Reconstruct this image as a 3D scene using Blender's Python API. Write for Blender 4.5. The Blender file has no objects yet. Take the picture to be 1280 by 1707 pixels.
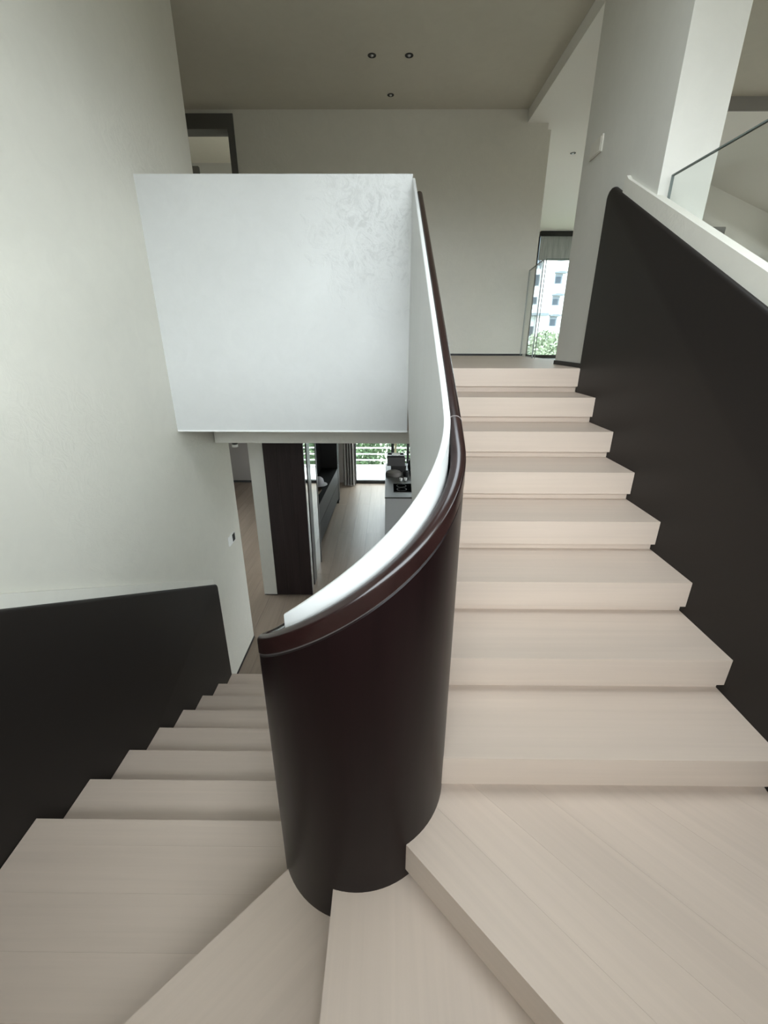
import bpy, bmesh, math, random
from mathutils import Vector, Matrix

random.seed(7)
scn = bpy.context.scene
COL = scn.collection
PI = math.pi

# ------------------------------------------------------------------ camera, light, exposure
EYE = 3.1932
cam_d = bpy.data.cameras.new('camera')
cam_d.sensor_fit = 'VERTICAL'
cam_d.sensor_height = 36.0
cam_d.lens = 721.31 * 36.0 / 1707.0
cam_d.clip_start = 0.02
cam_d.clip_end = 200
cam = bpy.data.objects.new('camera', cam_d)
COL.objects.link(cam)
_p, _y, _r = 0.37840, 0.00749, 0.00251          # pitch down, yaw, roll
Mc = (Matrix(((math.cos(_r), -math.sin(_r), 0), (math.sin(_r), math.cos(_r), 0), (0, 0, 1)))
      @ Matrix(((1, 0, 0), (0, math.cos(_p), -math.sin(_p)), (0, math.sin(_p), math.cos(_p))))
      @ Matrix(((1, 0, 0), (0, 0, -1), (0, 1, 0)))
      @ Matrix(((math.cos(_y), math.sin(_y), 0), (-math.sin(_y), math.cos(_y), 0), (0, 0, 1))))
R3 = Matrix((Mc[0], -Mc[1], -Mc[2])).transposed()
cam.matrix_world = Matrix.Translation((0, 0, EYE)) @ R3.to_4x4()
scn.camera = cam

ZC, ZL = 5.431, 5.318            # stairwell ceiling, lowered corridor ceiling
SKY = 11.5
w = bpy.data.worlds.new('overcast_sky')
scn.world = w
w.use_nodes = True
wn = w.node_tree.nodes
wl = w.node_tree.links
bg = wn['Background']
bg.inputs['Strength'].default_value = SKY
tc = wn.new('ShaderNodeTexCoord')
sx = wn.new('ShaderNodeSeparateXYZ')
rp = wn.new('ShaderNodeValToRGB')
wl.new(tc.outputs['Generated'], sx.inputs[0])
mr_ = wn.new('ShaderNodeMapRange')
mr_.inputs[1].default_value = -1.0
mr_.inputs[2].default_value = 1.0
wl.new(sx.outputs['Z'], mr_.inputs[0])
wl.new(mr_.outputs[0], rp.inputs[0])
wl.new(rp.outputs[0], bg.inputs['Color'])
re = rp.color_ramp.elements          # 0 = straight down, 0.5 = horizon, 1 = zenith
re[0].position = 0.0
re[0].color = (0.10, 0.10, 0.09, 1)
re[1].position = 1.0
re[1].color = (0.78, 0.87, 0.93, 1)
for p_, c_ in ((0.48, (0.12, 0.125, 0.12)), (0.505, (0.90, 0.98, 1.02)), (0.75, (0.84, 0.93, 0.98))):
    k_ = re.new(p_)
    k_.color = (*c_, 1)

def portal(name, loc, rot, sxy):
    l = bpy.data.lights.new(name, 'AREA')
    l.shape = 'RECTANGLE'
    l.size, l.size_y = sxy
    l.cycles.is_portal = True
    o = bpy.data.objects.new(name, l)
    COL.objects.link(o)
    o.location = loc
    o.rotation_euler = rot
    return o

# openings that let the sky in: stair window behind the camera, right room window, lower garden window, corridor window
BW = (-1.00, 2.60, 2.98, 4.60)        # stair window x0 x1 z0 z1 at y = -0.75
RW = (-0.60, 1.80, 3.10, 4.30)        # right room window y0 y1 z0 z1 at x = 4.6
LW = (3.6, 8.8, 0.10, 2.3)           # lower room side window y0 y1 z0 z1 at x = 4.6
HW = (5.2, 7.0, 0.3, 2.3)             # hall window y0 y1 z0 z1 at x = -4.6
portal('portal_stair', ((BW[0]+BW[1])/2, -0.76, (BW[2]+BW[3])/2), (PI/2, 0, PI), (BW[1]-BW[0], BW[3]-BW[2]))
portal('portal_right', (4.62, (RW[0]+RW[1])/2, (RW[2]+RW[3])/2), (PI/2, 0, -PI/2), (RW[1]-RW[0], RW[3]-RW[2]))
portal('portal_lower', (4.62, (LW[0]+LW[1])/2, (LW[2]+LW[3])/2), (PI/2, 0, -PI/2), (LW[1]-LW[0], LW[3]-LW[2]))
SL_ = (-0.25, 0.95, 0.70, 1.90)          # unseen roof light, added over the turn for light from above: x0 x1 y0 y1
portal('portal_roof', ((SL_[0]+SL_[1])/2, (SL_[2]+SL_[3])/2, ZC + 0.16), (0, 0, 0), (SL_[1]-SL_[0], SL_[3]-SL_[2]))
portal('portal_hall', (-4.62, (HW[0]+HW[1])/2, (HW[2]+HW[3])/2), (PI/2, 0, PI/2), (HW[1]-HW[0], HW[3]-HW[2]))
portal('portal_garden', (0.7, 9.9, 1.15), (PI/2, 0, 0), (3.0, 2.3))
portal('portal_corridor', (4.12, 10.60, 3.95), (PI/2, 0, 0), (1.75, 2.35))
portal('portal_east', (8.25, 6.0, 4.05), (PI/2, 0, -PI/2), (3.4, 1.5))  # unseen side opening, added to lighten the right room

scn.view_settings.view_transform = 'Standard'
scn.view_settings.look = 'None'
scn.view_settings.gamma = 1
scn.view_settings.use_curve_mapping = False
scn.view_settings.exposure = 0.0

# ------------------------------------------------------------------ materials
def newmat(name):
    m = bpy.data.materials.new(name)
    m.use_nodes = True
    return m, m.node_tree.nodes, m.node_tree.links, m.node_tree.nodes['Principled BSDF']

def plain(name, col, rough=0.5, metal=0.0, spec=0.5, emit=None, coat=0.0):
    m, n, l, b = newmat(name)
    b.inputs['Base Color'].default_value = (*col, 1)
    b.inputs['Roughness'].default_value = rough
    b.inputs['Metallic'].default_value = metal
    b.inputs['Specular IOR Level'].default_value = spec
    b.inputs['Coat Weight'].default_value = coat
    if emit:
        b.inputs['Emission Color'].default_value = (*col, 1)
        b.inputs['Emission Strength'].default_value = emit
    return m

def mapping(n, l, scale, rot=(0, 0, 0), rnd=False):
    t = n.new('ShaderNodeTexCoord')
    mp = n.new('ShaderNodeMapping')
    mp.inputs['Scale'].default_value = scale
    mp.inputs['Rotation'].default_value = rot
    if rnd:
        oi = n.new('ShaderNodeObjectInfo')
        ad = n.new('ShaderNodeVectorMath')
        ad.operation = 'ADD'
        mu = n.new('ShaderNodeVectorMath')
        mu.operation = 'SCALE'
        mu.inputs[0].default_value = (3.7, 5.1, 9.3)
        l.new(oi.outputs['Random'], mu.inputs['Scale'])
        l.new(t.outputs['Object'], ad.inputs[0])
        l.new(mu.outputs[0], ad.inputs[1])
        # rotate first, then shift so that the grain stays along its board
        l.new(ad.outputs[0], mp.inputs[0])
    else:
        l.new(t.outputs['Object'], mp.inputs[0])
    return mp

def noise(n, l, vec, scale, detail=5, rough=0.55, dist=0.0):
    k = n.new('ShaderNodeTexNoise')
    k.inputs['Scale'].default_value = scale
    k.inputs['Detail'].default_value = detail
    k.inputs['Roughness'].default_value = rough
    k.inputs['Distortion'].default_value = dist
    l.new(vec, k.inputs['Vector'])
    return k

def ramp(n, l, src, stops):
    r = n.new('ShaderNodeValToRGB')
    e = r.color_ramp.elements
    while len(e) < len(stops):
        e.new(0.5)
    for i, (p, c) in enumerate(stops):
        e[i].position = p
        e[i].color = (*c, 1) if len(c) == 3 else (c[0], c[0], c[0], 1)
    l.new(src, r.inputs[0])
    return r

def bump(n, l, h, b, strength, dist=0.01):
    k = n.new('ShaderNodeBump')
    k.inputs['Strength'].default_value = strength
    k.inputs['Distance'].default_value = dist
    l.new(h, k.inputs['Height'])
    l.new(k.outputs[0], b.inputs['Normal'])

def plaster(name, col, sheen=0.5, bs=0.25, r0=0.42, r1=0.7, patch=None):
    """trowelled pearl plaster: cloudy tone, swirling trowel marks, patches with more sheen"""
    m, n, l, b = newmat(name)
    mp = mapping(n, l, (1, 1, 1))
    big = noise(n, l, mp.outputs[0], 1.3, 3, 0.5, 0.6)
    sw = noise(n, l, mp.outputs[0], 5.5, 7, 0.62, 1.8)
    c0 = tuple(c * 0.94 for c in col)
    mixer = n.new('ShaderNodeMix')
    mixer.data_type = 'FLOAT'
    mixer.inputs[0].default_value = 0.5
    l.new(big.outputs[0], mixer.inputs[2])
    l.new(sw.outputs[0], mixer.inputs[3])
    rc = ramp(n, l, mixer.outputs[0], [(0.35, c0), (0.65, col)])
    l.new(rc.outputs[0], b.inputs['Base Color'])
    rr = ramp(n, l, big.outputs[0], [(0.3, (r0,)), (0.7, (r1,))])
    l.new(rr.outputs[0], b.inputs['Roughness'])
    b.inputs['Specular IOR Level'].default_value = sheen
    # trowel veins come and go in patches
    pt = noise(n, l, mp.outputs[0], 0.9, 2, 0.5, 0.2)
    pr = ramp(n, l, pt.outputs[0], [(0.47, (0.10,)), (0.62, (1.0,))])
    ve = noise(n, l, mp.outputs[0], 11.0, 6, 0.6, 2.6)
    if patch:
        # one richly worked area of trowel marks: bolder relief and slightly greyer strokes
        tcx = n.new('ShaderNodeTexCoord')
        ds = n.new('ShaderNodeVectorMath')
        ds.operation = 'DISTANCE'
        ds.inputs[1].default_value = patch[0]
        l.new(tcx.outputs['Object'], ds.inputs[0])
        wob = n.new('ShaderNodeMath')
        wob.operation = 'MULTIPLY_ADD'
        wob.inputs[1].default_value = 0.9
        l.new(sw.outputs[0], wob.inputs[0])
        l.new(ds.outputs['Value'], wob.inputs[2])
        pr = ramp(n, l, wob.outputs[0], [(patch[1]*0.55, (1.0,)), (patch[1], (0.06,))])
        st_ = ramp(n, l, ve.outputs[0], [(0.40, (0.86,)), (0.50, (1.0,)), (0.56, (1.0,)), (0.64, (0.93,))])
        mc = n.new('ShaderNodeMix')
        mc.data_type = 'RGBA'
        mc.blend_type = 'MULTIPLY'
        l.new(pr.outputs[0], mc.inputs[0])
        l.new(rc.outputs[0], mc.inputs[6])
        l.new(st_.outputs[0], mc.inputs[7])
        l.new(mc.outputs[2], b.inputs['Base Color'])
    mu = n.new('ShaderNodeMath')
    mu.operation = 'MULTIPLY'
    l.new(pr.outputs[0], mu.inputs[0])
    l.new(ve.outputs[0], mu.inputs[1])
    bump(n, l, mu.outputs[0], b, bs, 0.02)
    return m

def wood(name, col, axis=0, rot=0.0, dark=0.905, rough=0.45, grain=9.0, spec=0.4, bs=0.05):
    """fine straight grain running along the given axis (0 x, 1 y, 2 z), turned by rot about z"""
    m, n, l, b = newmat(name)
    sc = [grain * 5] * 3
    sc[axis] = grain * 0.12
    t = n.new('ShaderNodeTexCoord')
    oi = n.new('ShaderNodeObjectInfo')
    ro = n.new('ShaderNodeMapping')
    ro.inputs['Rotation'].default_value = (0, 0, rot)
    l.new(t.outputs['Object'], ro.inputs[0])
    sh = n.new('ShaderNodeVectorMath')
    sh.operation = 'SCALE'
    sh.inputs[0].default_value = (3.7, 5.1, 9.3)
    l.new(oi.outputs['Random'], sh.inputs['Scale'])
    ad = n.new('ShaderNodeVectorMath')
    ad.operation = 'ADD'
    l.new(ro.outputs[0], ad.inputs[0])
    l.new(sh.outputs[0], ad.inputs[1])
    mp = n.new('ShaderNodeMapping')
    mp.inputs['Scale'].default_value = sc
    l.new(ad.outputs[0], mp.inputs[0])
    g = noise(n, l, mp.outputs[0], 1.0, 4, 0.6, 0.3)
    mp2 = n.new('ShaderNodeMapping')
    sc2 = [6.0] * 3
    sc2[axis] = 0.6
    mp2.inputs['Scale'].default_value = sc2
    l.new(ad.outputs[0], mp2.inputs[0])
    g2 = noise(n, l, mp2.outputs[0], 1.0, 3, 0.5, 0.8)
    mx = n.new('ShaderNodeMix')
    mx.data_type = 'FLOAT'
    mx.inputs[0].default_value = 0.55
    l.new(g.outputs[0], mx.inputs[2])
    l.new(g2.outputs[0], mx.inputs[3])
    c0 = tuple(c * dark for c in col)
    rc = ramp(n, l, mx.outputs[0], [(0.36, c0), (0.64, col)])
    hs = n.new('ShaderNodeHueSaturation')
    mr = n.new('ShaderNodeMapRange')
    mr.inputs[3].default_value = 0.965
    mr.inputs[4].default_value = 1.035
    l.new(oi.outputs['Random'], mr.inputs[0])
    l.new(mr.outputs[0], hs.inputs['Value'])
    l.new(rc.outputs[0], hs.inputs['Color'])
    l.new(hs.outputs[0], b.inputs['Base Color'])
    b.inputs['Roughness'].default_value = rough
    b.inputs['Specular IOR Level'].default_value = spec
    bump(n, l, g.outputs[0], b, bs, 0.003)
    return m

OAK = (0.60, 0.49, 0.405)
M_PL = plaster('pearl_plaster', (0.70, 0.68, 0.605))
M_PLB = plaster('white_pearl_plaster', (0.67, 0.66, 0.605), sheen=0.5, bs=0.10, r0=0.4, r1=0.6)
M_BOX = plaster('trowelled_pearl_plaster', (0.60, 0.605, 0.59), sheen=0.7, bs=0.30, r0=0.28, r1=0.5, patch=((0.0, 3.13, 3.85), 0.95))
M_PLP = plaster('lit_plinth_plaster', (0.77, 0.755, 0.68), bs=0.1)  # paler than the wall plaster: light caught by the ledge put into the colour
M_CORE = plaster('smooth_white_plaster', (0.66, 0.665, 0.65), sheen=0.5, bs=0.05, r0=0.4, r1=0.55)
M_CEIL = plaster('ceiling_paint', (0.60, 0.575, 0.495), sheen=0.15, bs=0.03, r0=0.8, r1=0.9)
M_WHITE = plain('white_paint', (0.85, 0.85, 0.83), 0.55)
M_TR = wood('pale_oak_across', OAK, 0)
M_TRD = wood('pale_oak_diagonal', OAK, 0, rot=math.radians(47.5))
M_TRY = wood('pale_oak_lengthwise', OAK, 1)
M_TRL = wood('pale_oak_left_diagonal', OAK, 0, rot=math.radians(-45.5))
M_FL = wood('oak_floor', (0.30, 0.235, 0.185), 1, rough=0.38, spec=0.3, dark=0.78)
M_MAH = wood('dark_mahogany', (0.0075, 0.0028, 0.0030), 2, rough=0.34, grain=12, dark=0.6, spec=0.17, bs=0.02)
M_RAIL = wood('polished_mahogany', (0.022, 0.0085, 0.0075), 1, rough=0.24, grain=12, dark=0.55, spec=0.55, bs=0.01)
M_LEA = plain('dark_brown_panel', (0.015, 0.012, 0.0105), 0.5, spec=0.3)
M_BLACK = plain('black', (0.008, 0.008, 0.008), 0.5)
M_GROOVE = plain('groove_filler', (0.06, 0.05, 0.047), 0.4)
M_GREY = plain('grey_lacquer', (0.50, 0.51, 0.515), 0.45)
M_DOORF = plain('grey_door_frame', (0.095, 0.093, 0.083), 0.5)
M_METAL = plain('brushed_metal', (0.45, 0.45, 0.45), 0.3, metal=1)

def glass_mat(name, tint, rough=0.0):
    m, n, l, b = newmat(name)
    b.inputs['Base Color'].default_value = (*tint, 1)
    b.inputs['Roughness'].default_value = rough
    b.inputs['Transmission Weight'].default_value = 1.0
    b.inputs['IOR'].default_value = 1.45
    # thin architectural glass: lets light through without caustics
    tr = n.new('ShaderNodeBsdfTransparent')
    tr.inputs[0].default_value = (*tint, 1)
    gl = n.new('ShaderNodeBsdfGlossy')
    gl.inputs['Roughness'].default_value = 0.02
    lw = n.new('ShaderNodeLayerWeight')
    lw.inputs[0].default_value = 0.5
    pw = n.new('ShaderNodeMath')
    pw.operation = 'POWER'
    pw.inputs[1].default_value = 5.0
    l.new(lw.outputs['Facing'], pw.inputs[0])
    fr = n.new('ShaderNodeMath')
    fr.operation = 'MULTIPLY_ADD'
    fr.inputs[1].default_value = 0.6
    fr.inputs[2].default_value = 0.03
    l.new(pw.outputs[0], fr.inputs[0])
    mx = n.new('ShaderNodeMixShader')
    l.new(fr.outputs[0], mx.inputs[0])
    l.new(tr.outputs[0], mx.inputs[1])
    l.new(gl.outputs[0], mx.inputs[2])
    l.new(mx.outputs[0], n['Material Output'].inputs[0])
    return m
M_GLASS = glass_mat('clear_glass', (0.95, 0.965, 0.955))
M_GLEDGE = plain('glass_edge', (0.16, 0.19, 0.18), 0.25)

# ------------------------------------------------------------------ helpers
def link(name, me, mat, parent=None):
    o = bpy.data.objects.new(name, me)
    COL.objects.link(o)
    if mat is not None:
        me.materials.append(mat)
    if parent is not None:
        o.parent = parent
    return o

def finish(name, bm, mat, parent=None, bev=0.0, smooth=False, seg=2):
    if bev > 0:
        bmesh.ops.bevel(bm, geom=[e for e in bm.edges if len(e.link_faces) == 2 and e.calc_face_angle(0) > 0.5],
                        offset=bev, segments=seg, affect='EDGES', profile=0.6)
    bmesh.ops.recalc_face_normals(bm, faces=bm.faces)
    if smooth:
        for f in bm.faces:
            f.smooth = True
    me = bpy.data.meshes.new(name)
    bm.to_mesh(me)
    bm.free()
    if smooth:
        try:
            me.set_sharp_from_angle(angle=math.radians(40))
        except Exception:
            pass
    return link(name, me, mat, parent)

def add_box(bm, x0, x1, y0, y1, z0, z1):
    v = [bm.verts.new((x, y, z)) for x in (x0, x1) for y in (y0, y1) for z in (z0, z1)]
    for f in ((0, 1, 3, 2), (4, 6, 7, 5), (0, 4, 5, 1), (2, 3, 7, 6), (0, 2, 6, 4), (1, 5, 7, 3)):
        bm.faces.new([v[i] for i in f])

def box(name, x0, x1, y0, y1, z0, z1, mat, parent=None, bev=0.0):
    bm = bmesh.new()
    add_box(bm, x0, x1, y0, y1, z0, z1)
    return finish(name, bm, mat, parent, bev)

def add_prism(bm, poly, axis, a0, a1):
    """poly: list of 2-D points; axis 'z' (x,y), 'x' (y,z) or 'y' (x,z)"""
    def P(p, a):
        return {'z': (p[0], p[1], a), 'x': (a, p[0], p[1]), 'y': (p[0], a, p[1])}[axis]
    lo = [bm.verts.new(P(p, a0)) for p in poly]
    hi = [bm.verts.new(P(p, a1)) for p in poly]
    bm.faces.new(lo)
    bm.faces.new(list(reversed(hi)))
    k = len(poly)
    for i in range(k):
        bm.faces.new((lo[i], lo[(i+1) % k], hi[(i+1) % k], hi[i]))

def prism(name, poly, axis, a0, a1, mat, parent=None, bev=0.0):
    bm = bmesh.new()
    add_prism(bm, poly, axis, a0, a1)
    return finish(name, bm, mat, parent, bev)

def add_lathe(bm, prof, c, seg=20):
    rings = []
    for r, z in prof:
        if r < 1e-6:
            rings.append([bm.verts.new((c[0], c[1], c[2]+z))])
        else:
            rings.append([bm.verts.new((c[0]+r*math.cos(2*PI*i/seg), c[1]+r*math.sin(2*PI*i/seg), c[2]+z)) for i in range(seg)])
    for a, b_ in zip(rings, rings[1:]):
        for i in range(seg):
            j = (i+1) % seg
            if len(a) == 1 and len(b_) == 1:
                continue
            if len(a) == 1:
                bm.faces.new((a[0], b_[i], b_[j]))
            elif len(b_) == 1:
                bm.faces.new((a[i], a[j], b_[0]))
            else:
                bm.faces.new((a[i], a[j], b_[j], b_[i]))

def lathe(name, prof, c, mat, parent=None, seg=20):
    bm = bmesh.new()
    add_lathe(bm, prof, c, seg)
    return finish(name, bm, mat, parent, smooth=True)

def clip(poly, n, d, keep_ge=True):
    """clip a 2-D polygon by n.p >= d (or <=)"""
    out = []
    k = len(poly)
    s = 1 if keep_ge else -1
    f = lambda p: s * (n[0]*p[0] + n[1]*p[1] - d)
    for i in range(k):
        a, b_ = poly[i], poly[(i+1) % k]
        fa, fb = f(a), f(b_)
        if fa >= 0:
            out.append(a)
        if (fa < 0) != (fb < 0):
            t = fa / (fa - fb)
            out.append((a[0]+(b_[0]-a[0])*t, a[1]+(b_[1]-a[1])*t))
    return out

def thing(name, label, cat, loc=(0, 0, 0), group=None):
    o = bpy.data.objects.new(name, None)
    COL.objects.link(o)
    o.location = loc
    o.empty_display_size = 0.1
    o['label'] = label
    o['category'] = cat
    if group:
        o['group'] = group
    return o

def tag(o, label, cat, group=None):
    o['label'] = label
    o['category'] = cat
    if group:
        o['group'] = group
    return o

def struct(o, label=None, cat=None):
    o['kind'] = 'structure'
    if label:
        o['label'] = label
    if cat:
        o['category'] = cat
    return o

# ------------------------------------------------------------------ levels and main dimensions
R = 0.158608                 # rise
T = 0.30                     # going
ZP = 11 * R                  # right corner platform
UF = 19 * R                  # upper floor
XL, XR = -1.508, 1.322       # faces of the two dark wall panels
Y1 = 1.034                   # first nosing of the upper flight
YL = 1.235                   # nosing of the left platform
CX, CY = -0.092, 1.11        # centre of the turn
RO = 0.293                   # outer face of the curved dark wall
YB = -0.35                   # back edge of the winders

# ------------------------------------------------------------------ setting: shell
# left wall, with the thicker lower part whose raking top follows the stair
bm = bmesh.new()
vs = [bm.verts.new(p) for p in [(-1.524, 4.09, 0.0), (-1.524, 4.09, ZC), (-1.524, 3.30, ZC), (-1.524, 3.30, 0.0),
                                (-1.621, -1.9, ZC), (-1.621, -1.9, 0.0),
                                (-1.75, 4.09, 0.0), (-1.75, 4.09, ZC), (-1.75, -1.9, ZC), (-1.75, -1.9, 0.0)]]
for f in ((0, 1, 2, 3), (3, 2, 4, 5), (6, 7, 1, 0), (7, 8, 4, 2, 1), (8, 7, 6, 9), (9, 5, 4, 8), (9, 6, 0, 3, 5)):
    bm.faces.new([vs[i] for i in f])
struct(finish('wall_left', bm, M_PL))
# raking plaster plinth on the left wall
struct(prism('trim_1', [(3.3, 0.0), (3.3, 1.235), (-0.75, 1.235 + 0.554*4.05), (-0.75, 0.0)], 'x', -1.64, -1.5225, M_PLP, bev=0.003))
struct(box('baseboard_left', -1.70, -1.521, 3.36, 4.097, 0.0, 0.028, M_BLACK))

# ceiling of the stairwell, of the corridor and the step between them
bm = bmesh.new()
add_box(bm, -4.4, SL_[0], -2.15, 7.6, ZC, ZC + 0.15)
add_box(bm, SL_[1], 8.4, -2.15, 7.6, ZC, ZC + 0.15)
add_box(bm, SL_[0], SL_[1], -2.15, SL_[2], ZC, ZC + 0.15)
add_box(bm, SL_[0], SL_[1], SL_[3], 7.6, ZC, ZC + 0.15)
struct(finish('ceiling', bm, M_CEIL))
M_LIT = plain('window_lit_paint', (0.80, 0.79, 0.74), 0.85, spec=0.15)  # paler than the main ceiling: corridor window light put into the colour
struct(prism('trim_2', [(1.455, 3.75), (2.40, 3.75), (2.40, 5.515), (9.4, 5.515), (9.4, 10.85), (1.455, 10.85)], 'z', ZL, ZC + 0.02, M_LIT))
struct(box('trim_3', 2.40, 9.4, 5.50, 5.515, ZL, ZC, plain('shaded_bulkhead', (0.32, 0.31, 0.295), 0.7)))  # strip on the step face, its shade put into a darker grey

# far wall of the upper floor with the door opening at its left end
YF = 5.75
bm = bmesh.new()
add_box(bm, -1.643, 1.678, YF, YF + 0.16, UF - 0.40, ZC)
add_box(bm, -4.2, -1.643, YF, YF + 0.16, 5.394, ZC)
add_box(bm, -4.2, -2.6, YF, YF + 0.16, UF, ZC)
struct(finish('wall_far', bm, M_PL))
struct(box('baseboard_far', -1.64, 1.675, YF - 0.008, YF, UF, UF + 0.024, M_BLACK))
d1 = thing('door_1', 'open grey door frame reaching almost to the ceiling behind white parapet', 'door', (-2.1, YF, UF))
struct(d1)
bm = bmesh.new(); add_box(bm, -1.709, -1.641, YF - 0.015, YF + 0.17, UF, 5.394)
f1 = finish('door_jamb', bm, M_DOORF, bev=0.004)
bm = bmesh.new(); add_box(bm, -2.6, -1.709, YF - 0.015, YF + 0.17, 5.262, 5.394)
f2 = finish('door_head', bm, M_DOORF, bev=0.004)
bm = bmesh.new(); add_box(bm, -2.6, -1.711, YF, YF + 0.015, 5.298, 5.308)
f3 = finish('door_stop', bm, M_BLACK)
for f in (f1, f2, f3):
    f.parent = d1
    f.matrix_parent_inverse = Matrix.Translation((2.1, -YF, -UF))
# bedroom behind the upper door
M_BED = plain('grey_bedroom_paint', (0.50, 0.49, 0.46), 0.7)
struct(box('wall_bedroom', -4.4, -0.8, 7.22, 7.35, UF, ZC, M_BED))
bm = bmesh.new()
add_box(bm, -4.4, -4.3, 4.0, 6.05, UF, ZC)
add_box(bm, -4.4, -4.3, 6.95, 7.35, UF, ZC)
add_box(bm, -4.4, -4.3, 6.05, 6.95, UF, UF + 0.9)  # gap above: unseen opening added to lighten the bedroom
add_box(bm, -4.4, -4.3, 6.05, 6.95, UF + 1.6, ZC)
struct(finish('wall_bedroom_side', bm, M_PL))
struct(box('wall_passage', -4.3, -1.76, 3.95, 4.05, UF, ZC, M_PL))
tag(box('curtain', -2.605, -2.53, 7.0, 7.05, UF, 5.33, M_DOORF, bev=0.015), 'dark grey curtain edge seen through the open upper doorway', 'curtain')

# upper floor slab (its front edge is the last nosing) and lower ceiling
bm = bmesh.new()
add_box(bm, -1.512, 1.345, 3.20, 5.80, 2.57, UF)
add_box(bm, 1.345, 1.66, 3.74, 5.80, 2.57, UF)
add_box(bm, -4.3, -1.512, 4.10, 5.80, 2.62, UF)
struct(finish('floor_upper', bm, M_TR))
struct(box('trim_4', -1.512, 1.345, 3.745, 4.95, 2.35, 2.57, M_PL))
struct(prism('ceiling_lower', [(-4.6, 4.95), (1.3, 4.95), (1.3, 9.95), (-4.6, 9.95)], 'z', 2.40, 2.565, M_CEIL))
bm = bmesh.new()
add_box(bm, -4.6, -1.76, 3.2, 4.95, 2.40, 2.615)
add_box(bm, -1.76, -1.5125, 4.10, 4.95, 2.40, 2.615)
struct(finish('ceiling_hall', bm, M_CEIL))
struct(box('floor_bedroom', -4.4, 1.67, 5.80, 7.35, 2.6, UF, M_FL))

# white parapet over the stairwell
bm = bmesh.new()
add_box(bm, -1.53, 0.143, 3.135, 3.24, 2.575, 4.112)
o = finish('wall_parapet', bm, M_BOX, bev=0.006)
struct(o)
struct(box('trim_5', -1.522, 0.142, 3.129, 3.14, 2.571, 2.581, M_WHITE))

# right column, raking parapet on the right
struct(box('wall_column', 1.358, 1.615, 2.64, 3.73, 0.0, ZC, M_PLB, bev=0.003))
struct(box('baseboard_column', 1.350, 1.372, 3.12, 3.738, UF, UF + 0.03, M_BLACK))
sl = 0.515
struct(prism('wall_right', [(2.985, 0.0), (2.985, 4.035), (2.965, 4.055), (2.94, 4.052 - 0.02), (-0.75, 4.052 - sl*(2.95+0.75)), (-0.75, 0.0)], 'x', 1.336, 1.388, M_PL, bev=0.004))
bm = bmesh.new()
add_box(bm, 1.39, 4.75, -2.1, 3.735, 2.80, UF)
add_box(bm, 1.665, 4.75, 3.735, 4.94, 2.80, UF)
add_box(bm, 4.70, 8.4, 3.735, 10.8, 2.70, UF - 0.001)
struct(finish('floor_right', bm, M_FL))
struct(box('wall_lower_right', 1.345, 1.5, 3.73, 4.3, 0.0, 2.40, M_PL))

# back wall with the stair window, right room shell
bm = bmesh.new()
y0, y1 = -0.95, -0.75
add_box(bm, -1.75, BW[0], y0, y1, 0, ZC)
add_box(bm, BW[1], 4.75, y0, y1, 0, ZC)
add_box(bm, BW[0], BW[1], y0, y1, 0, BW[2])
add_box(bm, BW[0], BW[1], y0, y1, BW[3], ZC)
struct(finish('wall_back', bm, M_PL))
struct(box('floor_landing', -1.75, 1.336, -1.9, YB - 0.002, ZP - 3*R - 0.12, ZP - 2*R, M_FL))
struct(box('wall_right_rear', 1.336, 1.388, -1.9, -0.75, 0.0, 2.146, M_PL))
bm = bmesh.new()
add_box(bm, 8.2, 8.35, 3.45, 4.2, UF - 0.2, ZC)
add_box(bm, 8.2, 8.35, 7.8, 10.8, UF - 0.2, ZC)
add_box(bm, 8.2, 8.35, 4.2, 7.8, UF - 0.2, 3.25)
add_box(bm, 8.2, 8.35, 4.2, 7.8, 4.85, ZC)  # these pieces frame the opening added for light
add_box(bm, 4.75, 8.35, 3.45, 3.6, UF - 0.2, ZC)
struct(finish('wall_right_room_side', bm, M_PL))
cb = thing('door_recess', 'grey slab standing for a dark door recess behind the glass at far right', 'door_recess', (4.717, 7.44, UF))  # shallow slab added in place of a dark door recess
bm = bmesh.new(); add_box(bm, -0.20, 0.20, 0.0, 0.09, 0.0, 4.738 - UF); finish('recess_body', bm, plain('mid_grey_board', (0.26, 0.255, 0.245), 0.6), cb, bev=0.003)
bm = bmesh.new(); add_box(bm, -0.195, 0.195, -0.015, 0.0, 0.05, 4.728 - UF); finish('recess_door', bm, plain('mid_grey_door', (0.28, 0.275, 0.265), 0.6), cb, bev=0.003)
# made-up slanted pale wall of the right room, shaped to a soft light edge
struct(prism('wall_light_edge', [(4.05, 7.214), (8.21, 10.262), (8.21, 10.42), (3.99, 7.34)], 'z', UF - 0.2, ZL + 0.01, M_LIT))

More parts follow.
